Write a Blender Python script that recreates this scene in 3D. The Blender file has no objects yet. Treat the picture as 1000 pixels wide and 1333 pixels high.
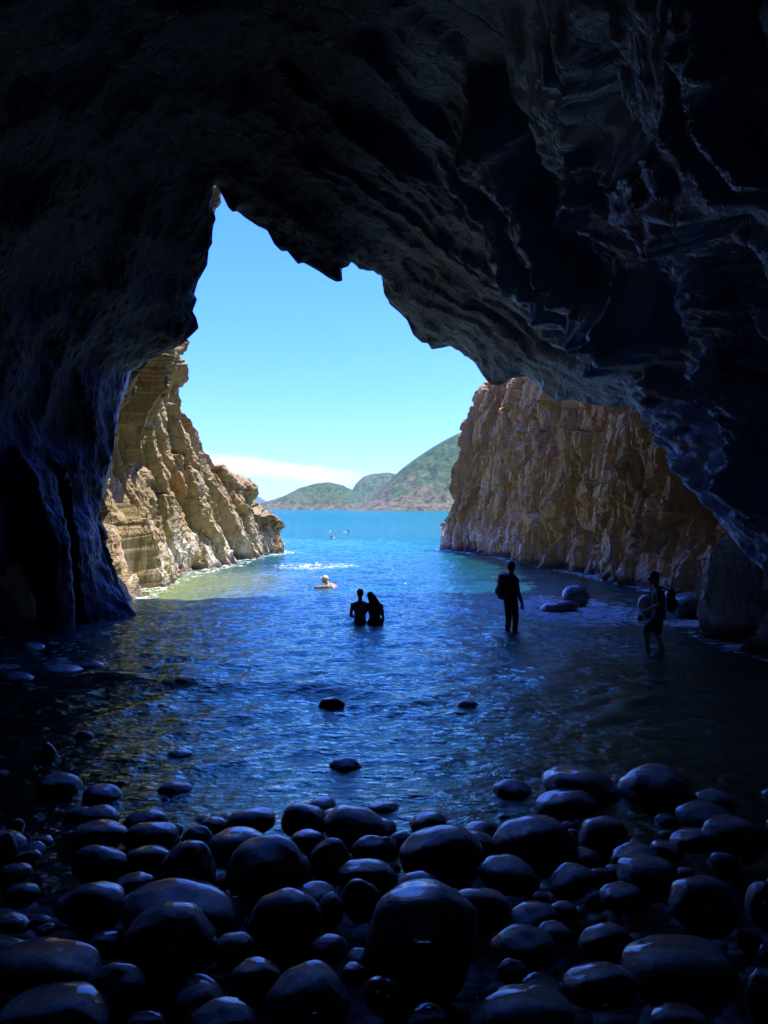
import bpy, bmesh, math, random
import numpy as np
from mathutils import Vector, Matrix
R = math.radians
rng = random.Random(7)
sc = bpy.context.scene
C = sc.collection
F = 960.0; HZ = 661.0; CAMZ = 2.7

def at(px, py, d):
    return np.array([(px-500)/F*d, d, CAMZ+(HZ-py)/F*d])

# ------------------------------------------------------------------ noise
def _h(ix, iy, iz, seed):
    n = (ix.astype(np.int64)*374761393 + iy.astype(np.int64)*668265263 + iz.astype(np.int64)*2147483647 + seed*974634777) & 0xffffffff
    n = ((n ^ (n >> 13))*1274126177) & 0xffffffff
    n = ((n ^ (n >> 16))*2246822519) & 0xffffffff
    n = n ^ (n >> 15)
    return n
def pnoise(p, seed=0):
    p = np.asarray(p, float); i = np.floor(p).astype(np.int64); f = p-i
    u = f*f*f*(f*(f*6-15)+10)
    r = np.zeros(p.shape[:-1])
    for dx in (0, 1):
        for dy in (0, 1):
            for dz in (0, 1):
                h = _h(i[..., 0]+dx, i[..., 1]+dy, i[..., 2]+dz, seed)
                gx = ((h & 1023)/511.5-1); gy = (((h >> 10) & 1023)/511.5-1); gz = (((h >> 20) & 1023)/511.5-1)
                d = gx*(f[..., 0]-dx)+gy*(f[..., 1]-dy)+gz*(f[..., 2]-dz)
                w = (u[..., 0] if dx else 1-u[..., 0])*(u[..., 1] if dy else 1-u[..., 1])*(u[..., 2] if dz else 1-u[..., 2])
                r += d*w
    return r*1.4
def fbm(p, oct=4, seed=0, gain=.5, lac=2.03):
    a = 1; s = 0; q = np.asarray(p, float)
    for k in range(oct):
        s = s+a*pnoise(q, seed+k*17); q = q*lac+3.7; a *= gain
    return s
def worley(p, seed=0, flat=False):
    p = np.asarray(p, float); i = np.floor(p).astype(np.int64); f = p-i
    d1 = np.full(p.shape[:-1], 9.); d2 = d1.copy(); idv = np.zeros(p.shape[:-1]); tl = idv.copy()
    for dx in (-1, 0, 1):
        for dy in (-1, 0, 1):
            for dz in ((0,) if flat else (-1, 0, 1)):
                h = _h(i[..., 0]+dx, i[..., 1]+dy, i[..., 2]+dz, seed)
                ox = (h & 1023)/1023; oy = ((h >> 10) & 1023)/1023; oz = ((h >> 20) & 1023)/1023
                d = np.sqrt((dx+ox-f[..., 0])**2+(dy+oy-f[..., 1])**2+(0 if flat else (dz+oz-f[..., 2])**2))
                m = d < d1
                d2 = np.where(m, d1, np.minimum(d2, d)); idv = np.where(m, ((h*7919) & 4095)/4095., idv)
                if flat: tl = np.where(m, (((h*104729) >> 3 & 1023)/1023-.5)*(f[..., 0]-dx-ox)+(((h*15485863) >> 5 & 1023)/1023-.5)*(f[..., 1]-dy-oy), tl)
                d1 = np.where(m, d, d1)
    return (d1, d2, idv, tl) if flat else (d1, d2, idv)
def sstep(a, b, x):
    t = np.clip((x-a)/(b-a), 0, 1); return t*t*(3-2*t)

# ------------------------------------------------------------------ scene helpers
def mesh_np(name, verts, faces, mat=None, smooth=True):
    me = bpy.data.meshes.new(name)
    verts = np.asarray(verts, np.float32); faces = np.asarray(faces, np.int32)
    me.vertices.add(len(verts)); me.vertices.foreach_set('co', verts.ravel())
    k = faces.shape[1]
    me.loops.add(len(faces)*k); me.loops.foreach_set('vertex_index', faces.ravel())
    me.polygons.add(len(faces)); me.polygons.foreach_set('loop_start', np.arange(0, len(faces)*k, k, dtype=np.int32))
    try: me.polygons.foreach_set('loop_total', np.full(len(faces), k, np.int32))
    except Exception: pass
    me.update(calc_edges=True); me.validate()
    me.polygons.foreach_set('use_smooth', np.full(len(me.polygons), smooth))
    if mat: me.materials.append(mat)
    return me
def grid_faces(na, nb, flip=False):
    a, b = np.meshgrid(np.arange(na-1), np.arange(nb-1), indexing='ij')
    i = (a*nb+b).ravel()
    q = np.stack([i, i+1, i+nb+1, i+nb], 1)
    return q[:, ::-1] if flip else q
def link(name, me, parent=None):
    o = bpy.data.objects.new(name, me); C.objects.link(o)
    if parent: o.parent = parent
    return o
def tag(o, label=None, cat=None, group=None, kind=None):
    if label: o['label'] = label
    if cat: o['category'] = cat
    if group: o['group'] = group
    if kind: o['kind'] = kind
    return o
def cr(P, n, axis):
    P = np.moveaxis(P, axis, 0); m = P.shape[0]
    t = np.linspace(0, m-1, n) if np.isscalar(n) else np.asarray(n)
    i = np.clip(np.floor(t).astype(int), 0, m-2); f = (t-i).reshape((-1,)+(1,)*(P.ndim-1))
    ext = np.concatenate([2*P[:1]-P[1:2], P, 2*P[-1:]-P[-2:-1]])
    p0, p1, p2, p3 = ext[i], ext[i+1], ext[i+2], ext[i+3]
    r = .5*(2*p1+(p2-p0)*f+(2*p0-5*p1+4*p2-p3)*f*f+(3*p1-p0-3*p2+p3)*f**3)
    return np.moveaxis(r, 0, axis)
def normals(S, toward):
    du = np.gradient(S, axis=0); dv = np.gradient(S, axis=1)
    n = np.cross(du, dv); n /= np.linalg.norm(n, axis=-1, keepdims=True)+1e-9
    s = np.sign(np.sum(n*(np.asarray(toward)-S), -1).mean())
    return n*s, s
def gsm(A, sig, axis):
    k = np.arange(-int(3*sig), int(3*sig)+1); w = np.exp(-k**2/(2*sig*sig)); w /= w.sum()
    pad = [(0, 0)]*A.ndim; pad[axis] = (len(k)//2, len(k)//2)
    B = np.pad(A, pad, mode='edge')
    return np.apply_along_axis(lambda v: np.convolve(v, w, 'valid'), axis, B)

# ------------------------------------------------------------------ materials
def newmat(name):
    m = bpy.data.materials.new(name); m.use_nodes = True
    nt = m.node_tree; nt.nodes.clear()
    out = nt.nodes.new('ShaderNodeOutputMaterial')
    return m, nt, out
class G:
    def __init__(s, nt): s.nt = nt
    def n(s, t, **kw):
        x = s.nt.nodes.new(t)
        for k, v in kw.items():
            if k.startswith('i_'):
                key = k[2:]; key = int(key) if key.isdigit() else key.replace('_', ' ')
                s.set(x.inputs[key], v)
            else: setattr(x, k, v)
        return x
    def set(s, sock, v):
        if hasattr(v, 'is_output') or hasattr(v, 'links'): s.nt.links.new(v, sock)
        else: sock.default_value = v
    def coord(s, scale=(1, 1, 1), rot=(0, 0, 0), kind='Object'):
        tc = s.n('ShaderNodeTexCoord'); mp = s.n('ShaderNodeMapping')
        s.nt.links.new(tc.outputs[kind], mp.inputs[0]); mp.inputs['Scale'].default_value = scale; mp.inputs['Rotation'].default_value = rot
        return mp.outputs[0]
    def noise(s, vec, scale, detail=6, rough=.6, dist=0):
        x = s.n('ShaderNodeTexNoise'); s.nt.links.new(vec, x.inputs['Vector'])
        x.inputs['Scale'].default_value = scale; x.inputs['Detail'].default_value = detail
        x.inputs['Roughness'].default_value = rough; x.inputs['Distortion'].default_value = dist
        return x.outputs['Fac']
    def ramp(s, fac, stops):
        x = s.n('ShaderNodeValToRGB'); s.nt.links.new(fac, x.inputs[0]); e = x.color_ramp.elements
        while len(e) < len(stops): e.new(.5)
        for k, (p, c) in enumerate(stops):
            e[k].position = p; e[k].color = (c, c, c, 1) if np.isscalar(c) else (*c, 1)
        return x.outputs[0]
    def mix(s, fac, a, b, mode='MIX'):
        x = s.n('ShaderNodeMix', data_type='RGBA', blend_type=mode)
        s.set(x.inputs[0], fac); s.set(x.inputs[6], a if not isinstance(a, tuple) else (*a, 1)); s.set(x.inputs[7], b if not isinstance(b, tuple) else (*b, 1))
        return x.outputs[2]
    def math(s, op, a, b=0, c=0, clamp=False):
        x = s.n('ShaderNodeMath', operation=op, use_clamp=clamp); s.set(x.inputs[0], a); s.set(x.inputs[1], b); s.set(x.inputs[2], c)
        return x.outputs[0]
    def mr(s, v, a, b, c=0., d=1.):
        x = s.n('ShaderNodeMapRange', interpolation_type='SMOOTHSTEP'); s.set(x.inputs[0], v)
        for k, q in enumerate((a, b, c, d)): x.inputs[k+1].default_value = q
        return x.outputs[0]
    def sep(s, v):
        x = s.n('ShaderNodeSeparateXYZ'); s.nt.links.new(v, x.inputs[0]); return x.outputs
    def bump(s, h, strength, dist, normal=None):
        x = s.n('ShaderNodeBump'); s.set(x.inputs['Height'], h); x.inputs['Strength'].default_value = strength; x.inputs['Distance'].default_value = dist
        if normal: s.nt.links.new(normal, x.inputs['Normal'])
        return x.outputs[0]

def rock_mat(name, cols, white=.6, lean=0, wet=.55, stain=(.42, .17, .06), crack=1.0, low=(.10, .07, .05), rough0=.85, bump=.10):
    m, nt, out = newmat(name); g = G(nt)
    P = g.coord(); V = g.coord((1, 1, .11), (0, lean, 0)); z = g.sep(P)[2]
    blk = g.n('ShaderNodeAttribute', attribute_name='block').outputs['Fac']
    n1 = g.math('ADD', g.math('MULTIPLY', g.noise(V, .55, 6, .62, .4), .65), g.math('MULTIPLY', g.math('ADD', g.math('MULTIPLY', g.math('SUBTRACT', blk, .5), .8), .5), .35)); n2 = g.noise(V, 2.6, 7, .7, .6); n3 = g.noise(P, 9, 5, .65)
    col = g.ramp(n1, [(.3, cols[0]), (.45, cols[1]), (.58, cols[2]), (.72, cols[3])])
    col = g.mix(g.mr(n2, .35, .7), col, cols[1], 'MIX'); 
    col = g.mix(g.mr(n2, .52, .3, 0, .75), col, cols[0])
    st = g.noise(V, 1.5, 4, .6, .5)
    col = g.mix(g.math('MULTIPLY', g.mr(st, .56, .68), .7), col, stain)
    wob = g.math('ADD', z, g.math('MULTIPLY', g.math('SUBTRACT', g.noise(V, 1.8, 5, .7), .5), 4.0))
    wm = g.math('MULTIPLY', g.mr(wob, 2.4, .5), g.mr(g.noise(V, 4, 5, .7), .42, .62))
    col = g.mix(g.math('MULTIPLY', wm, white), col, (.62, .58, .55))
    if name.startswith('brown'):
        col = g.mix(g.mr(g.math('ADD', g.sep(P)[1], g.math('MULTIPLY', g.noise(V, 1., 4), 3)), 19.5, 17, 0, .75), col, g.mix(n2, (.52, .46, .40), (.78, .72, .64)))
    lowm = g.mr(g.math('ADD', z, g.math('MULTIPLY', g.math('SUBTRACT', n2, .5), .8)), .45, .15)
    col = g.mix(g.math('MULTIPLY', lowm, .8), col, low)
    cv = g.n('ShaderNodeTexVoronoi', feature='DISTANCE_TO_EDGE'); wv = g.mix(.12, V, g.n('ShaderNodeTexNoise', i_Scale=2.).outputs['Color'])
    nt.links.new(V, cv.inputs['Vector']); cv.inputs['Scale'].default_value = 1.6
    nz = g.n('ShaderNodeTexNoise'); nt.links.new(V, nz.inputs['Vector']); nz.inputs['Scale'].default_value = 3
    va = g.n('ShaderNodeVectorMath', operation='ADD'); vs = g.n('ShaderNodeVectorMath', operation='SCALE'); nt.links.new(nz.outputs['Color'], vs.inputs[0]); vs.inputs['Scale'].default_value = .5
    nt.links.new(V, va.inputs[0]); nt.links.new(vs.outputs[0], va.inputs[1]); nt.links.new(va.outputs[0], cv.inputs['Vector'])
    ck = g.mr(cv.outputs[0], .0, .035)
    col = g.mix(g.math('MULTIPLY', g.math('SUBTRACT', 1, ck), .38*crack), col, (.03, .022, .018))
    b = g.n('ShaderNodeBsdfPrincipled'); nt.links.new(col, b.inputs['Base Color'])
    ht = g.math('ADD', g.math('ADD', g.math('MULTIPLY', n2, 1.2), g.math('MULTIPLY', n3, .35)), g.math('MULTIPLY', ck, .35*crack))
    nt.links.new(g.bump(ht, .8, bump), b.inputs['Normal'])
    rg = g.mix(lowm, (rough0,)*3, (wet,)*3); nt.links.new(g.sep(rg)[0], b.inputs['Roughness'])
    nt.links.new(b.outputs[0], out.inputs[0]); return m

M = {}
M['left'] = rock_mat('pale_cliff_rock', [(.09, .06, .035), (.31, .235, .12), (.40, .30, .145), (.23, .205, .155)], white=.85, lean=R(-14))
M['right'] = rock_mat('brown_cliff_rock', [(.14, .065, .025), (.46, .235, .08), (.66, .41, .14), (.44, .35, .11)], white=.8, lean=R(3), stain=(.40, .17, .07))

def cave_mat():
    m, nt, out = newmat('wet_cave_rock'); g = G(nt)
    P = g.coord(); V = g.coord((1, 1, .3)); y = g.sep(P)[1]
    n1 = g.noise(V, .6, 6, .65, .5); n2 = g.noise(P, 3.2, 7, .7, .4); n3 = g.noise(P, 14, 5, .7)
    col = g.ramp(n1, [(.3, (.11, .125, .16)), (.5, (.21, .235, .29)), (.62, (.28, .31, .38)), (.75, (.20, .20, .22))])
    col = g.mix(g.mr(n2, .5, .72, 0, .6), col, (.38, .42, .5))
    col = g.mix(g.mr(g.sep(P)[0], -1.6, 4.0), g.mix(1., col, (.07, .11, .24), 'MULTIPLY'), g.mix(1., col, (1.7, 1.85, 2.1), 'MULTIPLY'))  # light level put into the colour: left wall darkened to navy, right wall lightened
    warm_bounce = g.math('MULTIPLY', g.mr(y, 16.5, 20), g.mr(g.sep(P)[0], -1.5, 2, .0, .35))  # warm light reflected onto the outer lip, painted as a brown tint
    col = g.mix(warm_bounce, col, g.mix(g.mr(n2, .35, .65), (.20, .14, .09), (.40, .29, .19)))
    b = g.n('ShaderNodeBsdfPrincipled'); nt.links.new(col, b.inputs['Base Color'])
    nt.links.new(g.ramp(n2, [(.3, .26), (.7, .5)]), b.inputs['Roughness'])
    cv = g.n('ShaderNodeTexVoronoi', feature='DISTANCE_TO_EDGE'); cv.inputs['Scale'].default_value = 1.5
    nz = g.n('ShaderNodeTexNoise'); nt.links.new(V, nz.inputs['Vector']); nz.inputs['Scale'].default_value = 2.2; nz.inputs['Detail'].default_value = 5
    vs = g.n('ShaderNodeVectorMath', operation='SCALE'); nt.links.new(nz.outputs['Color'], vs.inputs[0]); vs.inputs['Scale'].default_value = .9
    va = g.n('ShaderNodeVectorMath', operation='ADD'); nt.links.new(V, va.inputs[0]); nt.links.new(vs.outputs[0], va.inputs[1]); nt.links.new(va.outputs[0], cv.inputs['Vector'])
    ck = g.mr(cv.outputs[0], 0, .07)
    ht = g.math('ADD', g.math('ADD', g.math('MULTIPLY', n2, 1.3), g.math('MULTIPLY', n3, .5)), g.math('MULTIPLY', ck, .45))
    nt.links.new(g.bump(ht, 1., .14), b.inputs['Normal'])
    nt.links.new(b.outputs[0], out.inputs[0]); return m
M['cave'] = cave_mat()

def stone_mat():
    m, nt, out = newmat('wet_boulder_stone'); g = G(nt)
    P = g.coord(); oi = g.n('ShaderNodeObjectInfo')
    n1 = g.noise(P, 2.2, 5, .6, .4); n2 = g.noise(P, 24, 6, .75); n3 = g.noise(P, 7, 6, .7)
    base = g.ramp(oi.outputs['Random'], [(0, (.018, .019, .022)), (.5, (.03, .031, .034)), (.8, (.05, .05, .05)), (1, (.11, .105, .10))])
    col = g.mix(g.mr(n1, .4, .65), base, (.05, .05, .053)); col = g.mix(g.mr(n2, .58, .75, 0, .6), col, (.14, .14, .14))
    b = g.n('ShaderNodeBsdfPrincipled'); nt.links.new(col, b.inputs['Base Color'])
    nt.links.new(g.ramp(n3, [(.35, .10), (.65, .30)]), b.inputs['Roughness']); b.inputs['IOR'].default_value = 1.7; b.inputs['Coat Weight'].default_value = .9; b.inputs['Coat Roughness'].default_value = .07; b.inputs['Coat IOR'].default_value = 1.5
    nt.links.new(g.bump(g.math('ADD', n2, g.math('MULTIPLY', n3, .6)), .75, .03), b.inputs['Normal'])
    nt.links.new(b.outputs[0], out.inputs[0]); return m
M['stone'] = stone_mat()

def bed_mat():
    m, nt, out = newmat('seabed_sand_and_pebbles'); g = G(nt)
    P = g.coord(); v = g.n('ShaderNodeTexVoronoi'); nt.links.new(P, v.inputs['Vector']); v.inputs['Scale'].default_value = 9
    n = g.noise(P, 1.2, 5, .6); y = g.sep(P)[1]
    peb = g.mix(g.sep(v.outputs['Color'])[0], (.015, .016, .018), (.04, .04, .04))
    sand = g.mix(n, (.26, .24, .15), (.44, .40, .27))
    col = g.mix(g.mr(g.math('ADD', y, g.math('MULTIPLY', n, 4)), 17, 23), peb, sand)
    b = g.n('ShaderNodeBsdfPrincipled'); nt.links.new(col, b.inputs['Base Color']); b.inputs['Roughness'].default_value = .6
    nt.links.new(g.bump(g.math('SUBTRACT', 1, v.outputs['Distance']), .8, .05), b.inputs['Normal'])
    nt.links.new(b.outputs[0], out.inputs[0]); return m
M['bed'] = bed_mat()

def water_mat():
    m, nt, out = newmat('sea_water'); g = G(nt)
    P = g.coord(); xyz = g.sep(P); x, y = xyz[0], xyz[1]
    W = g.coord((1, 2.2, 1)); W2 = g.coord((.10, .32, 1)); W3 = g.coord((.5, 1.5, 1))
    n1 = g.noise(W, 5, 4, .6, .3); n2 = g.noise(W3, 1.1, 5, .65, .3); n3 = g.noise(W2, 1, 5, .65)
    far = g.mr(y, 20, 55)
    h = g.math('ADD', g.math('MULTIPLY', n1, g.math('SUBTRACT', .05, g.math('MULTIPLY', far, .02))), g.math('MULTIPLY', n2, g.math('MULTIPLY', far, .22)))
    h = g.math('ADD', h, g.math('MULTIPLY', n3, g.math('MULTIPLY', g.mr(y, 60, 200), 1.6)))
    nrm = g.bump(h, 1., 1.)
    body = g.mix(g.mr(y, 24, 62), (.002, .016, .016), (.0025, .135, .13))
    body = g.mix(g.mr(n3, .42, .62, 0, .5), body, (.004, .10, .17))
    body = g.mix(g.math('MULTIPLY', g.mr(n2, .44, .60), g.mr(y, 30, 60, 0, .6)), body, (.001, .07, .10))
    # pale sand shows green through the shallows under the left cliff
    sx = g.mr(g.math('ADD', x, g.math('MULTIPLY', g.math('SUBTRACT', g.noise(P, .5, 3), .5), 4)), -1.5, -6.5)
    sy = g.math('MULTIPLY', g.mr(y, 17, 21), g.mr(y, 36, 26))
    shal = g.math('MULTIPLY', sx, sy)
    body = g.mix(g.math('MULTIPLY', shal, .8), body, (.19, .22, .08))
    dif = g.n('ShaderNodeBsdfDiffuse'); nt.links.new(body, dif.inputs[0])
    tr = g.n('ShaderNodeBsdfTransparent'); tr.inputs[0].default_value = (.55, .8, .85, 1)
    mx = g.n('ShaderNodeMixShader'); nt.links.new(g.mr(y, 5, 18, .12, 1.), mx.inputs[0]); nt.links.new(tr.outputs[0], mx.inputs[1]); nt.links.new(dif.outputs[0], mx.inputs[2])
    gl = g.n('ShaderNodeBsdfGlossy'); gl.inputs[0].default_value = (.74, 1, .76, 1); gl.inputs['Roughness'].default_value = .04; nt.links.new(nrm, gl.inputs['Normal'])
    fr = g.n('ShaderNodeFresnel'); nt.links.new(g.mr(y, 20, 60, 2.6, 1.36), fr.inputs[0]); nt.links.new(nrm, fr.inputs['Normal'])
    m2 = g.n('ShaderNodeMixShader'); nt.links.new(fr.outputs[0], m2.inputs[0]); nt.links.new(mx.outputs[0], m2.inputs[1]); nt.links.new(gl.outputs[0], m2.inputs[2])
    # foam
    def blob(cx, cy, rx, ry):
        a = g.math('DIVIDE', g.math('SUBTRACT', x, cx), rx); b = g.math('DIVIDE', g.math('SUBTRACT', y, cy), ry)
        return g.mr(g.math('ADD', g.math('MULTIPLY', a, a), g.math('MULTIPLY', b, b)), 1., .1)
    fm = g.math('MAXIMUM', blob(4.9, 19.5, 2.6, 4.2), g.math('MAXIMUM', blob(7.2, 17.2, 1.6, .9), g.math('MULTIPLY', blob(-3.2, 34, 3.0, 3.0), .6)))
    fm = g.math('MAXIMUM', fm, g.math('MULTIPLY', blob(4.2, 14.6, 1.6, 2.6), .65))
    fm = g.math('MAXIMUM', fm, g.math('MULTIPLY', blob(-5.8, 13.5, 2.2, 3.0), .45))
    at_ = g.n('ShaderNodeAttribute', attribute_name='foam')
    fm = g.math('MAXIMUM', fm, at_.outputs['Fac'])
    fn = g.noise(g.coord((1.3, 2.2, 1)), 2.4, 8, .72, 1.2)
    f = g.mr(g.math('ADD', fn, g.math('MULTIPLY', fm, .22)), .65, .74)
    f = g.math('MULTIPLY', f, g.mr(fm, .05, .3))
    fd = g.n('ShaderNodeBsdfDiffuse'); fd.inputs[0].default_value = (.75, .8, .82, 1)
    m3 = g.n('ShaderNodeMixShader'); nt.links.new(f, m3.inputs[0]); nt.links.new(m2.outputs[0], m3.inputs[1]); nt.links.new(fd.outputs[0], m3.inputs[2])
    nt.links.new(m3.outputs[0], out.inputs[0]); return m
M['water'] = water_mat()

def hill_mat():
    m, nt, out = newmat('island_grass_and_rock'); g = G(nt)
    P = g.coord(); z = g.sep(P)[2]; a = g.n('ShaderNodeAttribute', attribute_name='rel')
    n = g.noise(P, .035, 7, .65, .3); n2 = g.noise(P, .12, 6, .7); n3 = g.noise(g.coord((1, 1, 1)), .012, 4, .6)
    green = g.mix(g.mr(n2, .4, .6), (.010, .042, .004), (.045, .115, .012))
    green = g.mix(g.mr(n3, .5, .65, 0, .5), green, (.10, .11, .035))
    rock = g.mix(g.mr(n2, .38, .6), (.035, .034, .014), (.16, .14, .055))
    f = g.mr(g.math('ADD', a.outputs['Fac'], g.math('MULTIPLY', g.math('SUBTRACT', n, .5), 1.9)), .10, .22)
    col = g.mix(f, rock, green)
    b = g.n('ShaderNodeBsdfPrincipled'); nt.links.new(col, b.inputs['Base Color']); b.inputs['Roughness'].default_value = .9
    nt.links.new(g.bump(g.math('ADD', n2, n), 1., 6.), b.inputs['Normal'])
    nt.links.new(b.outputs[0], out.inputs[0]); return m
M['hill'] = hill_mat()
def plain(name, col, rough=.6, bs=0, sc_=20):
    m, nt, out = newmat(name); g = G(nt); n = g.noise(g.coord(), sc_, 4, .6)
    b = g.n('ShaderNodeBsdfPrincipled'); nt.links.new(g.mix(n, tuple(c*.8 for c in col), tuple(min(1, c*1.2) for c in col)), b.inputs['Base Color'])
    b.inputs['Roughness'].default_value = rough
    if bs: nt.links.new(g.bump(n, .5, bs), b.inputs['Normal'])
    nt.links.new(b.outputs[0], out.inputs[0]); return m
M['skin'] = plain('skin', (.30, .16, .11), .45); M['hair'] = plain('dark_hair', (.02, .016, .014), .5, .01, 60)
M['dark'] = plain('dark_cloth', (.025, .028, .035), .8, .01); M['blue'] = plain('navy_cloth', (.03, .035, .06), .8, .01)
M['cap'] = plain('pale_cap', (.5, .48, .42), .6); M['red'] = plain('red_fabric', (.75, .06, .02), .5); M['pack'] = plain('pack_nylon', (.03, .032, .04), .55, .01)
M['strapm'] = plain('webbing', (.05, .05, .06), .7)

def bed(x, y):
    x = np.asarray(x, float); y = np.asarray(y, float)
    z = np.where(y < 6.6, .165*(6.6-y), -.055*(y-6.6))
    z = np.minimum(z, 1.1+.02*(2-y))
    right = np.where(y < 6.6, z, -.02*(y-6.6))
    k = sstep(1.0, 2.6, x)*(1-sstep(18, 24, y)); z = z*(1-k)+right*k
    z = z-.5*np.exp(-((x+.6)/2.2)**2)*sstep(13.5, 17, y)-.11*np.clip(y-20, 0, 40)*(1-.75*sstep(-3, -6, x)*(1-sstep(28, 34, y)))
    z = z+.10*sstep(-3.5, -6, x)*(1-sstep(12, 16, y))
    return np.maximum(z, -6)
import time; _t=[time.time()]
def lap(n):
    print('LAP', n, round(time.time()-_t[0], 1))
lap('start')
lap('people')
# ------------------------------------------------------------------ people
def bone(bm, a, b, ra, rb, seg=14):
    a = Vector(a); b = Vector(b); d = b-a; l = d.length
    if l > 1e-5:
        q = Vector((0, 0, 1)).rotation_difference(d.normalized()).to_matrix().to_4x4()
        bmesh.ops.create_cone(bm, cap_ends=True, segments=seg, radius1=ra, radius2=rb, depth=l, matrix=Matrix.Translation((a+b)/2) @ q)
    for p, r in ((a, ra), (b, rb)):
        bmesh.ops.create_uvsphere(bm, u_segments=seg, v_segments=8, radius=r, matrix=Matrix.Translation(p))
def ball(bm, c, s, rot=None):
    m = Matrix.Translation(Vector(c)) @ (rot.to_4x4() if rot else Matrix()) @ Matrix.Diagonal((*s, 1))
    bmesh.ops.create_uvsphere(bm, u_segments=24, v_segments=16, radius=1, matrix=m)
def fuse(name, bm, mat, parent, voxel=.009, smooth=6):
    me0 = bpy.data.meshes.new(name); bm.to_mesh(me0); bm.free()
    o = bpy.data.objects.new(name, me0); C.objects.link(o)
    r = o.modifiers.new('r', 'REMESH'); r.mode = 'VOXEL'; r.voxel_size = voxel; r.use_smooth_shade = True
    s = o.modifiers.new('s', 'SMOOTH'); s.iterations = smooth; s.factor = .5
    dg = bpy.context.evaluated_depsgraph_get(); dg.update()
    me = bpy.data.meshes.new_from_object(o.evaluated_get(dg)); me.name = name
    bpy.data.objects.remove(o); bpy.data.meshes.remove(me0)
    me.materials.clear(); me.materials.append(mat)
    me.polygons.foreach_set('use_smooth', np.full(len(me.polygons), True))
    return link(name, me, parent)
def hand(bm, wrist, d, palm_n, s=1, curl=.4, side=1):
    """palm, four fingers and a thumb; d = pointing direction, palm_n = palm normal, side picks the thumb side"""
    w = Vector(wrist); d = Vector(d).normalized(); n = Vector(palm_n).normalized(); t = d.cross(n).normalized()*side
    for k in (-1, 0, 1): bone(bm, w+t*.02*k*s, w+d*.085*s+t*.027*k*s, .016*s, .014*s, 8)
    for k, (o_, ln) in enumerate(((.031, .072), (.011, .080), (-.010, .074), (-.030, .058))):
        p = w+d*.09*s+t*o_*s; dd = d.copy()
        for j in range(3):
            dd = (dd+n*curl*(.6+.25*k*.4)).normalized(); q = p+dd*ln*s*(.45, .32, .25)[j]
            bone(bm, p, q, (.0100-.0012*j)*s, (.0092-.0012*j)*s, 8); p = q
    p = w+d*.03*s+t*.028*s; q = p+(t*.7+d*.7+n*.25).normalized()*.04*s; bone(bm, p, q, .013*s, .011*s, 8)
    bone(bm, q, q+(d+t*.25+n*.35).normalized()*.032*s, .0105*s, .009*s, 8)
def head(bm, c, yaw, pitch=0, roll=0, s=1):
    """c = centre of the head; yaw 0 faces +y"""
    rm = Matrix.Rotation(yaw, 3, 'Z') @ Matrix.Rotation(roll, 3, 'Y') @ Matrix.Rotation(pitch, 3, 'X')
    c = Vector(c); L_ = lambda x, y, z: c+rm @ Vector((x*s, y*s, z*s))
    ball(bm, L_(0, -.012, .018), (.077*s, .096*s, .098*s), rm); ball(bm, L_(0, .02, -.045), (.058*s, .068*s, .072*s), rm)
    ball(bm, L_(0, .052, -.088), (.026*s, .024*s, .020*s), rm)
    bone(bm, L_(0, .088, .01), L_(0, .108, -.028), .010*s, .015*s, 8)                 # nose
    bone(bm, L_(-.03, .075, .022), L_(.03, .075, .022), .013*s, .013*s, 8)            # brow
    bone(bm, L_(-.02, .084, -.058), L_(.02, .084, -.058), .0095*s, .0095*s, 8)        # mouth
    for k in (-1, 1):
        ball(bm, L_(.079*k, -.005, -.008), (.010*s, .020*s, .030*s), rm)             # ears
        ball(bm, L_(.031*k, .077, .003), (.013*s, .010*s, .009*s), rm)                # eyes
    return rm
def rotz(v, a): return (v[0]*math.cos(a)-v[1]*math.sin(a), v[0]*math.sin(a)+v[1]*math.cos(a), v[2])
def torso(bm, hip, chest, neck, wid, yaw, grow=0, female=False):
    rz = Matrix.Rotation(yaw, 3, 'Z'); g_ = grow
    hip = Vector(hip); chest = Vector(chest); neck = Vector(neck)
    lean = (Vector((0, 0, 1)).rotation_difference((chest-hip).normalized())).to_matrix() @ rz
    hw = .165 if not female else .175; sw = wid
    ball(bm, hip+Vector((0, 0, .0)), (hw+g_, .112+g_, .115+g_), lean)
    for k, (wx, wy) in ((.25, (.150, .105)), (.5, (.142, .100)), (.75, (.155, .108)), (1., (.170, .118)), (1.2, (.165, .11))):
        ball(bm, hip.lerp(chest, k), (wx*sw/.19+g_, wy+g_, .095+g_), lean)
    sh = []
    for k in (-1, 1):
        p = chest.lerp(neck, .55)+lean @ Vector((sw*k, -.005, 0))-Vector((0, 0, .01)); sh.append(p)
        bone(bm, chest.lerp(neck, .75)+lean @ Vector((.06*k, -.01, 0)), p, .058+g_, .056+g_)
    return sh
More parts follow.
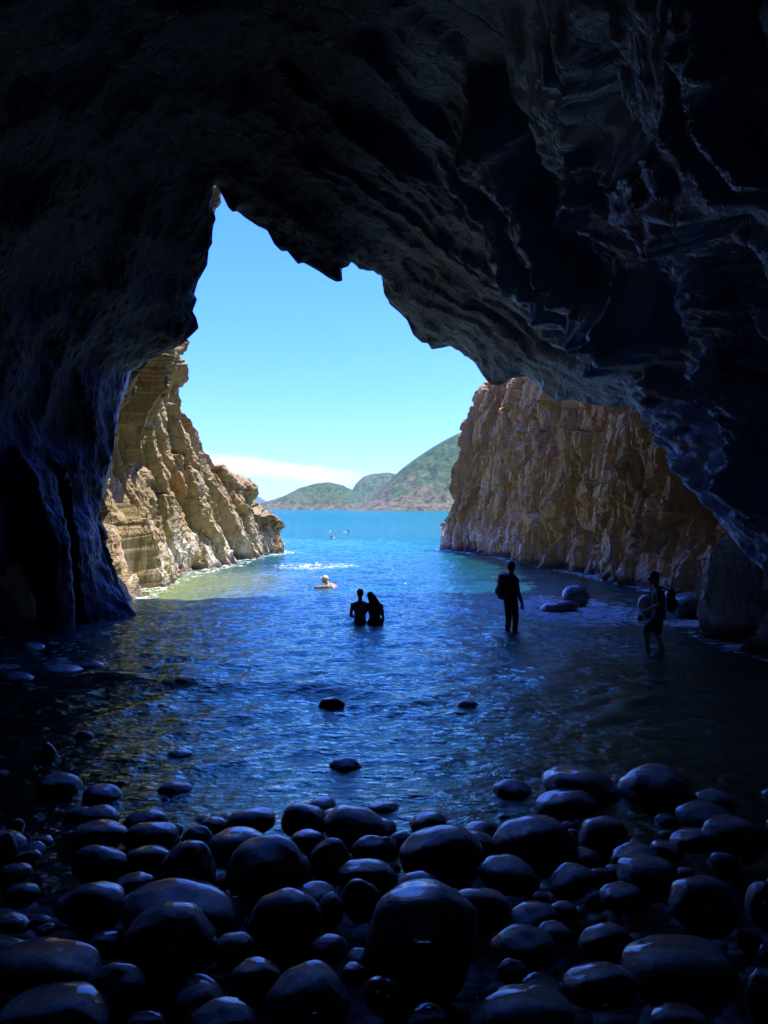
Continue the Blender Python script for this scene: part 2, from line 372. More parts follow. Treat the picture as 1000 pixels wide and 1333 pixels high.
def person(name, loc, yaw, pose, label, top=None, bottom=None, haircut='short', female=False, scale=1., cap=None, voxel=.0105, hairmat=None):
    root = bpy.data.objects.new(name, None); C.objects.link(root); root.location = loc; root.rotation_euler = (0, 0, yaw); root.scale = (scale,)*3
    tag(root, label, 'person')
    P_ = pose
    hip, chest, neck, hd = P_['hip'], P_['chest'], P_['neck'], P_['head']
    bm = bmesh.new(); wid = .168 if female else .19
    ty = P_.get('tyaw', 0)
    sh = torso(bm, hip, chest, neck, wid, ty, 0, female)
    bone(bm, neck, Vector(neck).lerp(Vector(hd), .75), .056, .052)
    rm = head(bm, hd, P_.get('hyaw', 0), P_.get('hpitch', 0), P_.get('hroll', 0))
    limbs = []
    for k, sd in ((0, -1), (1, 1)):
        if 'arms' in P_ and P_['arms'][k]:
            el, wr, hdn, pn, cu = P_['arms'][k]
            bone(bm, sh[k], el, .048, .038); bone(bm, el, Vector(el).lerp(Vector(wr), .35), .038, .038); bone(bm, Vector(el).lerp(Vector(wr), .35), wr, .038, .025)
            hand(bm, wr, hdn, pn, 1, cu, 1 if k == 0 else -1); limbs.append((sh[k], el, wr))
    legs = []
    if 'legs' in P_:
        for k, sd in ((0, -1), (1, 1)):
            kn, an, toe = P_['legs'][k]
            hj = Vector(hip)+Matrix.Rotation(ty, 3, 'Z') @ Vector((.092*sd, 0, -.04))
            bone(bm, hj, kn, .088, .056); c_ = Vector(kn).lerp(Vector(an), .3)+Vector(rotz((0, -.012, 0), ty))
            bone(bm, kn, c_, .054, .056); bone(bm, c_, an, .056, .038)
            bone(bm, Vector(an)+Vector((0, 0, -.03)), toe, .042, .028); bone(bm, an, Vector(an)+(Vector(an)-Vector(toe))*.25+Vector((0, 0, -.05)), .036, .036)
            legs.append((hj, kn, an))
    fuse('body', bm, M['skin'], root, voxel)
    c = Vector(hd)
    hm = hairmat or M['hair']
    if haircut != 'none':
        bm = bmesh.new(); LL = lambda x, y, z: c+rm @ Vector((x, y, z))
        ball(bm, LL(0, -.022, .035), (.086, .098, .095), rm); ball(bm, LL(0, -.055, -.02), (.074, .058, .070), rm)
        if haircut == 'long':
            for x in (-.06, -.03, 0, .03, .06):
                bone(bm, LL(x, -.06, -.02), LL(x*1.35, -.10, -.22), .045, .05); bone(bm, LL(x*1.35, -.10, -.22), LL(x*1.2, -.11, -.40), .048, .03)
        fuse('hair', bm, hm, root, .013, 2)
    if cap:
        bm = bmesh.new(); LL = lambda x, y, z: c+rm @ Vector((x, y, z))
        ball(bm, LL(0, -.014, .045), (.089, .108, .088), rm)
        bmesh.ops.create_cone(bm, cap_ends=True, segments=20, radius1=.07, radius2=.065, depth=.02, matrix=Matrix.Translation(LL(0, .10, .045)) @ rm.to_4x4())
        fuse('cap', bm, cap, root, .008, 2)
    if top:
        bm = bmesh.new(); s2 = torso(bm, Vector(hip)+Vector((0, 0, .03)), chest, neck, wid, ty, .012, female)
        for a_, el, wr in limbs:
            e = Vector(el) if top[1] == 'long' else Vector(a_).lerp(Vector(el), .6)
            bone(bm, a_, e, .060, .052)
            if top[1] == 'long': bone(bm, el, Vector(el).lerp(Vector(wr), .9), .050, .036)
        fuse('shirt', bm, M[top[0]], root, .016, 3)
    if bottom:
        bm = bmesh.new(); ball(bm, Vector(hip)+Vector((0, 0, -.01)), (.180, .130, .125), Matrix.Rotation(ty, 3, 'Z'))
        for a_, kn, an in legs:
            e = Vector(kn) if bottom[1] == 'long' else Vector(a_).lerp(Vector(kn), .8)
            bone(bm, a_, e, .104, .074 if bottom[1] == 'long' else .090)
            if bottom[1] == 'long': bone(bm, kn, Vector(kn).lerp(Vector(an), .85), .072, .055)
        fuse('trousers' if bottom[1] == 'long' else 'shorts', bm, M[bottom[0]], root, .016, 3)
    return root

def backpack(loc, yaw, label, s=1.):
    root = bpy.data.objects.new('backpack', None); C.objects.link(root); root.location = loc; root.rotation_euler = (0, 0, yaw); root.scale = (s,)*3
    tag(root, label, 'backpack')
    bm = bmesh.new()
    for z, w, dp in ((-.20, .135, .085), (-.12, .15, .10), (0, .155, .105), (.12, .15, .095), (.2, .125, .07)):
        ball(bm, (0, 0, z), (w, dp, .085))
    fuse('pack_body', bm, M['pack'], root, .012, 5)
    bm = bmesh.new(); ball(bm, (0, -.10, -.09), (.115, .045, .10)); fuse('front_pocket', bm, M['pack'], root, .01, 3)
    bm = bmesh.new(); bone(bm, (-.03, .02, .27), (.03, .02, .27), .008, .008, 8); bone(bm, (-.03, .02, .27), (-.035, .03, .22), .008, .008, 8); bone(bm, (.03, .02, .27), (.035, .03, .22), .008, .008, 8)
    fuse('grab_handle', bm, M['strapm'], root, .005, 1)
    for k in (-1, 1):
        bm = bmesh.new(); pts = [(.09*k, .08, .20), (.11*k, .15, .27), (.125*k, .26, .24), (.135*k, .32, .10), (.15*k, .27, -.06), (.14*k, .10, -.16)]
        for a_, b_ in zip(pts, pts[1:]): bone(bm, a_, b_, .017, .017, 8)
        fuse('shoulder_strap', bm, M['strapm'], root, .008, 1)
    return root

# left wader: stands, turned away to the right, backpack
pA = at(665, 822, CAMZ*F/(822-HZ)); 
poseA = dict(hip=(0, 0, .93), chest=(0, .0, 1.24), neck=(0, 0, 1.44), head=(.0, .03, 1.61), hyaw=.3, hpitch=-.1,
  arms=[((-.25, -.03, 1.10), (-.27, .05, .86), (-.05, .1, -1), (1, 0, 0), .3), ((.26, -.01, 1.10), (.30, .07, .85), (.1, .15, -1), (-1, 0, 0), .3)],
  legs=[((-.11, .03, .50), (-.12, -.01, .08), (-.14, .16, .03)), ((.11, .05, .50), (.12, .0, .08), (.15, .17, .03))])
ZA = float(bed(pA[0], pA[1])); 
A = person('person', (pA[0], pA[1], -.20), R(-62), poseA, 'person in dark clothes with a backpack standing calf-deep in front of the foam', ('dark', 'long'), ('dark', 'long'), scale=1.0)
off = rotz((0, -.235, 0), R(-62))
backpack((pA[0]+off[0], pA[1]+off[1], -.20+1.19), R(-62), 'dark backpack on the back of the standing wader in dark clothes', 1.0)
# right wader: stepping to the left, hand on hip
pB = at(858, 847, CAMZ*F/(847-HZ))
poseB = dict(hip=(0, 0, .92), chest=(0, .01, 1.23), neck=(0, .05, 1.43), head=(0, .10, 1.60), hyaw=.1, hpitch=-.12,
  arms=[((-.26, .03, 1.12), (-.19, .24, 1.00), (.2, 1, -.2), (0, 0, -1), .5), ((.30, -.12, 1.14), (.23, .12, .98), (-.4, 1, -.2), (-1, 0, 0), .5)],
  legs=[((-.11, .26, .60), (-.12, .22, .16), (-.13, .39, .10)), ((.10, .02, .50), (.11, -.10, .08), (.12, .07, .03))])
B = person('person', (pB[0], pB[1], -.22), R(78), poseB, 'person in dark shorts stepping left through calf-deep water near the right cliff', ('blue', 'short'), ('dark', 'short'), scale=1.0, haircut='short')
off = rotz((0, -.215, 0), R(78))
backpack((pB[0]+off[0], pB[1]+off[1], -.22+1.19), R(78), 'dark backpack on the person stepping left near the right cliff', .85)
rt = bpy.data.objects.new('red_pouch', None); C.objects.link(rt); oh = rotz((-.19, .36, .90), R(78)); rt.location = (pB[0]+oh[0], pB[1]+oh[1], -.22+oh[2]); tag(rt, 'small red pouch held in the hand of the person stepping left', 'pouch')
bm = bmesh.new(); ball(bm, (0, 0, -.06), (.06, .045, .055)); ball(bm, (0, 0, -.02), (.045, .035, .04)); fuse('pouch_body', bm, M['red'], rt, .006, 2)
bm = bmesh.new(); bone(bm, (-.03, 0, .0), (0, 0, .05), .005, .005, 8); bone(bm, (0, 0, .05), (.03, 0, 0), .005, .005, 8); fuse('loop', bm, M['red'], rt, .004, 1)
# the couple, waist-deep
pC = at(469, 812, CAMZ*F/(812-HZ)); zc = -.82
poseC = dict(hip=(0, 0, .90), chest=(0, 0, 1.22), neck=(0, 0, 1.44), head=(.0, .02, 1.62), hyaw=0, hpitch=0,
  arms=[((-.24, .08, 1.06), (-.10, .26, 1.0), (1, .2, 0), (0, -1, 0), .3), ((.27, .06, 1.24), (.34, -.10, 1.06), (.7, -.3, -.3), (0, 1, 0), .3)],
  legs=[((-.10, .02, .49), (-.11, 0, .08), (-.12, .15, .03)), ((.10, .02, .49), (.11, 0, .08), (.12, .15, .03))])
person('person', (pC[0], pC[1], zc), 0, poseC, 'taller bare-backed bather of the pair standing waist-deep, head upright', None, ('dark', 'short'), scale=.94)
pD = at(486, 812, CAMZ*F/(812-HZ)-.1)
poseD = dict(hip=(0.02, 0, .86), chest=(.01, 0, 1.16), neck=(-.02, .02, 1.36), head=(-.08, .05, 1.49), hyaw=.3, hpitch=-.25, hroll=-.35,
  arms=[((-.25, .1, 1.02), (-.24, .28, .98), (-.6, .6, 0), (0, 0, -1), .3), ((.22, .02, .98), (.20, .16, .80), (-.3, .8, -.2), (-1, 0, 0), .3)],
  legs=[((-.10, .02, .47), (-.11, 0, .08), (-.12, .15, .03)), ((.10, .02, .47), (.11, 0, .08), (.12, .15, .03))])
person('person', (pD[0]+.02, pD[1], zc+.04), 0, poseD, 'long-haired bather of the pair leaning her head on the taller one', ('dark', 'short'), ('dark', 'short'), haircut='long', female=True, scale=.95)
# swimmer with pale cap
pE = at(428, 765, CAMZ*F/(765-HZ))
poseS = dict(hip=(.0, -.50, -.28), chest=(0, -.20, -.04), neck=(0, .02, .10), head=(0, .14, .22), hyaw=0, hpitch=.1,
  arms=[((-.36, .20, .02), (-.30, .46, -.08), (0, 1, -.3), (0, 0, -1), .2), ((.34, .18, .0), (.28, .44, -.08), (0, 1, -.3), (0, 0, -1), .2)],
  legs=[((-.12, -.92, -.40), (-.13, -1.3, -.45), (-.13, -1.45, -.52)), ((.12, -.92, -.40), (.13, -1.3, -.48), (.13, -1.45, -.55))], tyaw=0)
person('person', (pE[0], pE[1], .02), R(62), poseS, 'swimmer with a pale cap and bare sunlit shoulders, behind the pair', None, ('dark', 'short'), haircut='none', cap=M['cap'], scale=1.12)
poseF = dict(poseS, hip=(0, -.5, -.02), chest=(0, -.2, .0), neck=(0, .02, .06), head=(0, .13, .13), legs=[((-.12, -.92, -.06), (-.13, -1.3, -.1), (-.13, -1.45, -.15)), ((.12, -.92, -.08), (.13, -1.3, -.1), (.13, -1.45, -.15))])
for (x, y, yaw, lb, cap, hc) in [
 (432, 699, 150, 'dark-haired swimmer nearest of the three tiny far heads', None, 'short'),
 (430, 692, 20, 'pale-capped swimmer, left one of the two farthest', M['cap'], 'none'),
 (452, 691, -80, 'dark-haired swimmer stretched out, right one of the two farthest', None, 'short')]:
    p = at(x, y, CAMZ*F/(y+1-HZ)); person('person', (p[0], p[1], -.06), R(yaw), poseF, lb, None, ('dark', 'short'), haircut=hc, cap=cap, scale=1.1, voxel=.016)

# ------------------------------------------------------------------ cave
rim = [(182, 850, 18.0), (181, 806, 18.2), (172, 792, 18.4), (152, 765, 18.6), (136, 722, 18.8), (127, 688, 19), (130, 655, 19), (138, 620, 19.1), (148, 585, 19.2), (152, 540, 19.4), (163, 500, 19.6), (168, 480, 19.8),
 (205, 464, 20), (236, 449, 20), (251, 435, 20), (259, 427, 20), (256, 414, 20), (251, 405, 19.9), (254, 397, 19.8), (257, 390, 19.8), (253, 383, 19.7), (258, 366, 19.6), (264, 356, 19.5), (270, 345, 19.4), (272, 325, 19.3), (276, 318, 19.3), (277, 300, 19.2), (280, 285, 19.1), (272, 255, 19), (269, 236, 18.9), (277, 227, 18.8),
 (288, 250, 18.9), (297, 270, 19), (303, 276, 19), (309, 275, 19.1), (320, 284, 19.2), (335, 294, 19.3), (348, 300, 19.4), (357, 318, 19.5), (366, 327, 19.6), (374, 327, 19.6), (388, 344, 19.8), (395, 342, 19.8), (415, 353, 20), (428, 362, 20), (438, 367, 20), (446, 366, 20), (445, 350, 20.2), (452, 347, 20.3), (458, 341, 20.4), (466, 348, 20.5), (478, 353, 20.6), (486, 350, 20.8), (496, 357, 21),
 (499, 372, 21.2), (507, 396, 21.4), (518, 405, 21.5), (530, 417, 21.6), (538, 436, 21.7), (549, 446, 21.8), (557, 447, 21.8), (562, 455, 21.8), (575, 453, 21.8), (588, 450, 21.7), (605, 462, 21.6), (618, 472, 21.5), (628, 488, 21.4), (638, 501, 21.3), (650, 502, 21.1), (668, 492, 21), (685, 490, 20.8), (700, 500, 20.6), (722, 524, 20), (745, 520, 19.5), (770, 527, 19), (795, 531, 18.4), (822, 528, 17.8), (845, 546, 17.2), (853, 564, 16.6), (866, 574, 16), (893, 569, 15), (899, 596, 14), (910, 624, 13), (920, 652, 12), (938, 682, 11), (958, 706, 10.2), (972, 726, 9.8), (1000, 746, 9.3), (1060, 800, 8.6), (1200, 900, 7.6), (1350, 1010, 6.8)]
N = 700
rp = np.array([at(*q) for q in rim])
key_i = [0, 6, 10, 15, 30, 46, 60, 70, 80, 88, len(rim)-1]
# equal arc inside each key interval
seg = np.linalg.norm(np.diff(rp, axis=0), axis=1); cum = np.concatenate([[0], np.cumsum(seg)])
L = np.linspace(0, cum[-1], N)
RIM = np.stack([np.interp(L, cum, rp[:, k]) for k in range(3)], 1)
RS = gsm(RIM, 22, 0); RS[:5] = RIM[:5]; JAG = RIM-RS
keyL = cum[key_i]/cum[-1]*(N-1)
st_mid = [(-8.4, 13, -.9), (-8.8, 12.5, 3.6), (-8.6, 12.5, 6.4), (-7.6, 12.3, 9.2), (-3.6, 14, 12.9), (0.2, 14.5, 12.2), (2.7, 14.5, 10.6), (4.1, 13.2, 8.6), (4.85, 10.6, 6.1), (5.2, 7.2, 3.2), (8.2, 5.2, .0)]
st_near = [(-8.0, 5, -.8), (-9., 5, 3.6), (-8.8, 5, 6.8), (-7.6, 5, 9.6), (-3.6, 7, 11.4), (0.2, 7, 10.4), (2.1, 7, 8.7), (3.2, 6.4, 7.0), (3.7, 5.0, 5.0), (4.3, 3.4, 2.9), (8.4, 1., .2)]
st_b1 = [(-6.5, -3, .2), (-7.5, -3, 3), (-7.5, -3, 6), (-6.6, -3, 8), (-3.2, -3, 9.6), (0.2, -3, 9.8), (2.6, -3, 9), (4.2, -3, 7.6), (5.6, -3, 5.6), (6.2, -3, 3), (6.4, -3, .2)]
st_b2 = [(x*.15, -6.5, 2+(z-2)*.15) for x, y, z in st_b1]
def spread(st):
    st = np.array(st, float); out = np.zeros((N, 3)); t = np.interp(np.arange(N), keyL, np.arange(len(keyL)))
    return gsm(cr(st, t, 0), 12, 0)
S = [RS, spread(st_mid), spread(st_near), spread(st_b1), spread(st_b2)]
tt = np.concatenate([np.linspace(0, 1, 300)**1.25, np.linspace(1, 2, 120)[1:], np.linspace(2, 4, 60)[1:]])
ctrl = np.stack(S, 0)
CV = cr(ctrl, tt, 0)
fall = np.exp(-tt*14)[:, None, None]
CV = CV + JAG[None]*fall
nrm, sgn = normals(CV, (0, 9, 4))
nrm = gsm(gsm(nrm, 6, 0), 6, 1); nrm /= np.linalg.norm(nrm, axis=-1, keepdims=True)
P = CV
T = tt[:, None]*np.ones(N)[None]; SS = np.linspace(0, 1, N)[None]*np.ones(len(tt))[:, None]
side = sstep(.35, .62, SS)                 # ledges on the right-hand roof
ph = T*3.4+SS*3.0+1.0*fbm(P*.12, 2, 5)+.12*fbm(P*.45, 2, 9)
fr = ph-np.floor(ph)
saw = np.clip(fr/.74, 0, 1)*(1-sstep(.76, 1., fr))-.45
ph2 = T*11+SS*5+2.*fbm(P*.25, 3, 25)
fr2 = ph2-np.floor(ph2); saw2 = np.clip(fr2/.7, 0, 1)*(1-sstep(.72, 1., fr2))-.45
D = saw*(.06+.22*side)*.8+saw2*.12*side
d1, d2, cid = worley(P*np.array([.45, .45, .25])+.35*fbm(P*.5, 2, 31)[..., None], 3)
D += (cid-.5)*(.16-.06*side)*sstep(0, .3, d2-d1)
low_l = (1-sstep(.04, .22, SS))
fl = pnoise(np.stack([SS*0, T*8+fbm(P*.3, 2, 41)*.8, SS*5], -1), 77)
D += fl*(.15+.45*low_l)
stri = fbm(np.stack([T*26+2*fbm(P*.4, 2, 43), SS*9, SS*0], -1), 3, 78)
D += stri*.06*(.3+side)
D += .40*(1-.5*side)*fbm(P*.33, 3, 51, .5)+.08*fbm(P*1.3, 4, 55, .55)*(.5+.6*side)+.035*fbm(P*5, 3, 61)
D = D-.12
# hanging rock fins of the right-hand wall: long gentle flank towards the mouth, short steep flank inwards
dpt = np.maximum(P[..., 1], 1.); PX = 500+P[..., 0]/dpt*F; PY = HZ-(P[..., 2]-CAMZ)/dpt*F
wob = fbm(P*.9, 3, 88); PXw = PX+wob*9+4*fbm(P*3, 2, 90); PYw = PY+fbm(P*.9+9, 3, 89)*9
FIN = [([(500, -60), (545, 10), (600, 85), (662, 150), (715, 165)], 60, .42),
 ([(440, 20), (520, 125), (580, 180), (650, 205), (700, 212)], 55, .30),
 ([(660, 90), (682, 160), (705, 250), (760, 330), (830, 385), (870, 400)], 105, .55),
 ([(560, 190), (620, 250), (680, 330), (760, 385), (815, 430)], 60, .40),
 ([(760, -40), (775, 80), (800, 170), (870, 190), (930, 160)], 120, .5),
 ([(790, 190), (830, 270), (855, 350), (890, 420), (900, 470)], 95, .5),
 ([(860, 330), (893, 430), (915, 540), (940, 650), (985, 735)], 95, .5),
 ([(925, 180), (945, 330), (965, 470), (1000, 620), (1040, 760)], 110, .5),
 ([(905, -60), (935, 60), (960, 180), (1010, 260)], 120, .45),
 ([(380, 180), (470, 250), (560, 310), (650, 350), (730, 400), (800, 450)], 40, .22),
 ([(330, 60), (420, 150), (500, 215), (560, 245)], 60, .2),
 ([(60, 560), (85, 650), (95, 760), (130, 860)], 40, .6), ([(20, 560), (40, 680), (50, 780), (70, 880)], 40, .6), ([(105, 470), (125, 560), (120, 650), (150, 770)], 26, .22)]
for pl, wd, am in FIN:
    pl = cr(np.array(pl, float), 24, 0); best = np.full(PX.shape, 1e9); sd_ = np.zeros(PX.shape); tp = np.zeros(PX.shape)
    for j in range(23):
        a_, b_ = pl[j], pl[j+1]; ab = b_-a_; L2 = ab@ab
        t_ = np.clip(((PXw-a_[0])*ab[0]+(PYw-a_[1])*ab[1])/L2, 0, 1)
        dx, dy = PXw-(a_[0]+t_*ab[0]), PYw-(a_[1]+t_*ab[1]); dd = np.hypot(dx, dy); m_ = dd < best
        sg = np.sign(ab[0]*dy-ab[1]*dx)      # + = lower left of the line
        sd_ = np.where(m_, sg*dd, sd_); tp = np.where(m_, (j+t_)/23, tp); best = np.where(m_, dd, best)
    if pl[0, 0] < 200: sd_ = -sd_
    prof = np.where(sd_ > 0, np.clip(1-sd_/wd, 0, 1)**1.0, np.clip(1+sd_/(wd*.22), 0, 1))
    prof = prof*sstep(0, .18, tp)*(1-sstep(.85, 1, tp))
    D += (am/.45)*.50*wd/F*dpt*prof*(P[..., 1] > 3)*(1+.35*wob)
    # streaks along the flank
    D += .05*prof*pnoise(np.stack([sd_/7., tp*5, sd_*0+wd], -1), 99)*(P[..., 1] > 3)
edge = sstep(0, .22, T)
D = D*edge + (1-edge)*(.12*fbm(P*2.2, 4, 71))*sstep(0, .01, T)
CVd = P + nrm*D[..., None]
# exterior: the rock mass around and above the mouth
cen = np.array([.5, 0, 2.5])
od = RS-cen; od[:, 1] = 0; od /= np.linalg.norm(od, axis=1, keepdims=True)
ext = [RIM]
for o_, dy in ((.5, .15), (1.2, .35), (2.4, .6), (4, .9), (7, 1.2), (12, 1.6), (17, 1.0)):
    E = RIM*1.0+od*o_; E[:, 1] += dy
    E[:, 1] += min(o_, 2.2)*(np.clip(-od[:, 0], 0, 1)*2.3*(1-sstep(.45, .5, np.linspace(0, 1, N)))*sstep(.02, .12, np.linspace(0, 1, N))+1.5*np.clip(od[:, 0], 0, 1)*sstep(4.2, 5.6, RS[:, 2]))
    k = min(1, o_/2.5); E = E-JAG*k
    q = fbm(E*.5, 4, 91); E[:, 1] += .8*q*min(1, o_); 
    ext.append(E)
E = ext[-1].copy(); E[:, 1] = -12; ext.append(E)
E = E*.0+np.array([0, -13, 3]); ext.append(E)
ext = np.array(ext[1:])[::-1]
ALL = np.concatenate([ext, CVd], 0)
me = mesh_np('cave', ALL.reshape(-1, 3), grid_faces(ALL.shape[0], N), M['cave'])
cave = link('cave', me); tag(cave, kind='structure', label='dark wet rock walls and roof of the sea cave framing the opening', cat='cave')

lap('cliffs')
# ------------------------------------------------------------------ cliffs
def cliff(name, ctrl, na, nb, mat, seed, lean, cw, amp, toward, label, va=3.6, fine=1.):
    c = np.array(ctrl, float)
    S_ = cr(cr(c, na, 0), nb, 1)
    n, s = normals(S_, toward)
    n = gsm(gsm(n, 8, 0), 8, 1); n[..., 2] *= .35; n /= np.linalg.norm(n, axis=-1, keepdims=True)
    arc = np.concatenate([[0], np.cumsum(np.linalg.norm(np.diff(S_[:, nb//4], axis=0), axis=1))])
    U = arc[:, None]*np.ones(nb)[None]; Z = S_[..., 2]
    big = fbm(np.stack([U*.22, Z*.16, U*0], -1), 3, seed)
    wu = U+lean*Z+.22*fbm(S_*np.array([.7, .7, .5]), 3, seed+3)+.05*fbm(S_*3, 2, seed+4)
    D = .6*big; CC = np.zeros_like(D)
    for w, hh, a, cr_ in ((cw, cw*va, 1., .28), (cw*.45, cw*va*.42, .5*fine**.5, .22), (cw*.2, cw*va*.2, .24*fine, .12)):
        d1, d2, cid, tl = worley(np.stack([wu/w, Z/hh+seed+.3*pnoise(S_*.4, seed+5), wu*0], -1), seed+int(w*10), True)
        e = d2-d1; CC += (a**.5)*(cid-.5)
        D += amp*a*((cid-.5)*1.25*sstep(0, .045, e)+1.5*tl*sstep(0, .03, e)+.08*np.sqrt(np.clip(e, 0, 1)) - cr_*(1-sstep(0, .07, e)))
    D += .12*fbm(S_*1.3, 5, seed+9, .6)+.03*fbm(S_*5, 3, seed+11)
    D *= sstep(-2, .0, Z)*.6+.4
    V_ = S_+n*(D-.3*amp)[..., None]
    # blocky vertical jog so tops of columns break the outline
    V_[..., 2] += .18*fbm(np.stack([wu/cw*1.3, Z*.8, U*0], -1), 3, seed+21)*sstep(.5, 3, Z)
    me = mesh_np(name, V_.reshape(-1, 3), grid_faces(na, nb), mat, False)
    at_ = me.attributes.new('block', 'FLOAT', 'POINT'); at_.data.foreach_set('value', (CC*.5+.5).astype(np.float32).ravel())
    o = link(name, me); tag(o, kind='structure', label=label, cat='cliff'); return o
LC = [
 [(-8.3, 14, -2), (-8.7, 14, 0), (-9.2, 14, 4), (-8.4, 14, 8), (-7, 14.5, 14), (-12, 14, 24)],
 [(-7.1, 18, -2), (-7.5, 18.6, 0), (-8.6, 19, 4.3), (-8.0, 19.5, 7.5), (-6.4, 20, 13.5), (-12, 20, 22)],
 [(-6.8, 22, -2), (-7.5, 22.3, 0), (-8.7, 22.8, 4.3), (-7.7, 22.8, 7.8), (-5.15, 23.6, 13.4), (-7.5, 24, 18)],
 [(-7.3, 27, -2), (-7.9, 27.6, 0), (-9.1, 27, 4.3), (-8.1, 26.5, 8.1), (-8.0, 27, 12.3), (-12, 28, 16)],
 [(-6.4, 33, -2), (-7.2, 33.7, 0), (-8.7, 32.3, 4.5), (-9.5, 31.2, 7.8), (-8.7, 31, 10.2), (-14, 32, 14)],
 [(-6.6, 38, -2), (-7.2, 38.3, 0), (-8.3, 37.5, 3.2), (-9.0, 37, 5), (-9.6, 37, 6.2), (-16, 38, 9)],
 [(-6.0, 41.5, -2), (-6.45, 41.5, 0), (-6.75, 41.3, 1.3), (-7.1, 41.2, 2.6), (-7.5, 41.2, 3.5), (-16, 42, 5)],
 [(-5.2, 44, -2), (-5.6, 44, 0), (-5.7, 44, .6), (-5.9, 44, 1.2), (-6.3, 44, 1.9), (-14, 45, 2)],
 [(-6.7, 46.5, -2), (-7.2, 46.3, -.3), (-7.5, 46, 0), (-7.8, 46, .3), (-8.2, 46, .6), (-14, 48, .5)]]
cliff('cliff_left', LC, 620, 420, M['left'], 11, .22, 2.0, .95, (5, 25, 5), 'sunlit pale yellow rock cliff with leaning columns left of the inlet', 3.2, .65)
RC = [
 [(8.6, 9, -2), (8.9, 9, 0), (9.1, 9, 1.4), (9.2, 9, 4), (9, 9, 8), (9.5, 9, 14), (18, 9, 20)],
 [(6.9, 13, -2), (7.3, 13.0, 0), (7.6, 13.2, 1.3), (8.4, 13.6, 3.7), (8.3, 14, 7.5), (8.5, 14, 14), (18, 14, 20)],
 [(6.7, 15.3, -2), (6.9, 15.3, 0), (7.1, 15.5, 1.5), (8.3, 16, 3.8), (8.3, 16, 7.5), (8.5, 16, 13.5), (18, 16, 20)],
 [(8.4, 18, -2), (8.6, 18.2, 0), (8.7, 18.4, 1.4), (8.9, 18.5, 4), (8.4, 18.5, 7.5), (8.6, 18.5, 13), (18, 18, 18)],
 [(8.5, 25, -2), (8.7, 25, 0), (8.9, 25, 1.3), (9.0, 25, 4), (8.8, 25, 7.5), (9.4, 25, 13), (18, 25, 17)],
 [(7.8, 29.3, -2), (8.1, 29.3, 0), (8.2, 29.3, 1.3), (8.4, 29.3, 4), (8.8, 29.3, 8), (10, 29.3, 13), (18, 30, 16)],
 [(6.8, 34, -2), (7.1, 34, 0), (7.2, 34, 1.3), (7.5, 34, 4), (8.5, 34, 8), (10, 34, 13), (18, 35, 16)],
 [(5.3, 42.5, -2), (5.6, 42.5, 0), (5.7, 42.5, 1.3), (6.2, 42.5, 4), (7.5, 42.5, 8), (9.1, 42.5, 12.8), (18, 44, 16)],
 [(3.4, 47, -2), (3.7, 47, 0), (3.85, 47, 1.2), (4.3, 47, 3.5), (5.5, 47, 7.0), (7.3, 47, 11), (13, 50, 15)],
 [(6, 52, -2), (6.3, 52, 0), (6.5, 52, 1.1), (7, 52, 3.2), (7.8, 52, 6), (9.3, 52, 9.5), (15, 55, 13)]]
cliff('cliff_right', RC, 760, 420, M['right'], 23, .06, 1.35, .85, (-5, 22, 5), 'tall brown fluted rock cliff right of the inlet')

lap('seabed and beach')
# ------------------------------------------------------------------ seabed and beach
xs = np.concatenate([[-3000, -300], np.linspace(-40, -11, 12), np.linspace(-10, 12, 160), np.linspace(13, 40, 12), [300, 3000]])
ys = np.concatenate([np.linspace(-14, 1.5, 12), np.linspace(2, 12, 130), np.linspace(12.3, 60, 120), [70, 100, 200, 600, 2000, 6500]])
X, Y = np.meshgrid(xs, ys, indexing='ij')
Z = bed(X, Y)-.24*(Y < 8)+.05*fbm(np.stack([X*1.4, Y*1.4, X*0], -1), 3, 2)*(np.abs(X) < 13)*(Y < 60)
o = link('seabed', mesh_np('seabed', np.stack([X, Y, Z], -1).reshape(-1, 3), grid_faces(len(xs), len(ys), True), M['bed'])); tag(o, kind='structure')

lap('water')
# ------------------------------------------------------------------ water
def prog(a, b, d0, grow):
    v = [a]; d = d0
    while v[-1] < b: v.append(v[-1]+d); d *= grow
    return v
xf = np.linspace(-9.5, 9.5, 420)
xo = np.array(prog(9.5, 3000, .08, 1.14)[1:])
xs = np.concatenate([-xo[::-1], xf, xo])
ys = np.array(prog(3.2, 60, .022, 1.0052) + [0])[:-1]
ys = np.concatenate([ys, np.array(prog(ys[-1], 6200, .3, 1.06)[1:])])
X, Y = np.meshgrid(xs, ys, indexing='ij')
Pw = np.stack([X, Y, X*0], -1)
rot = np.stack([X*.97+Y*.22, Y*.97-X*.22, X*0], -1)
amp = (1-sstep(45, 75, Y))*(1-sstep(10, 14, np.abs(X)))
rid = lambda p, s: 1-2*np.abs(pnoise(p, s))
calm = .35+.65*sstep(5.5, 10, Y)
right_calm = 1-.55*sstep(3.0, 5.0, X)*(1-sstep(16, 20, Y))
Z = (.020*fbm(rot*np.array([.9, 2.1, 1])+.2, 2, 5)*2 + .022*rid(rot*np.array([1.7, 4.2, 1])+.5*fbm(Pw*.7, 2, 8)[..., None], 6) + .006*rid(rot[..., [1, 0, 2]]*np.array([5.5, 6, 1]), 7) + .0028*fbm(Pw*np.array([11, 16, 1]), 2, 12))*calm*right_calm
Z += .03*fbm(np.stack([X*.25, Y*.7, X*0], -1), 2, 15)*sstep(8, 16, Y)
yc = 11.3+.22*np.sin(X*.9)+.25*fbm(np.stack([X*.4, X*0, X*0], -1), 2, 19)
Z += .085*np.exp(-((Y-yc)/.28)**2)*sstep(-5.5, -4, X)*(1-sstep(-.6, .6, X))
Z *= amp*1.2
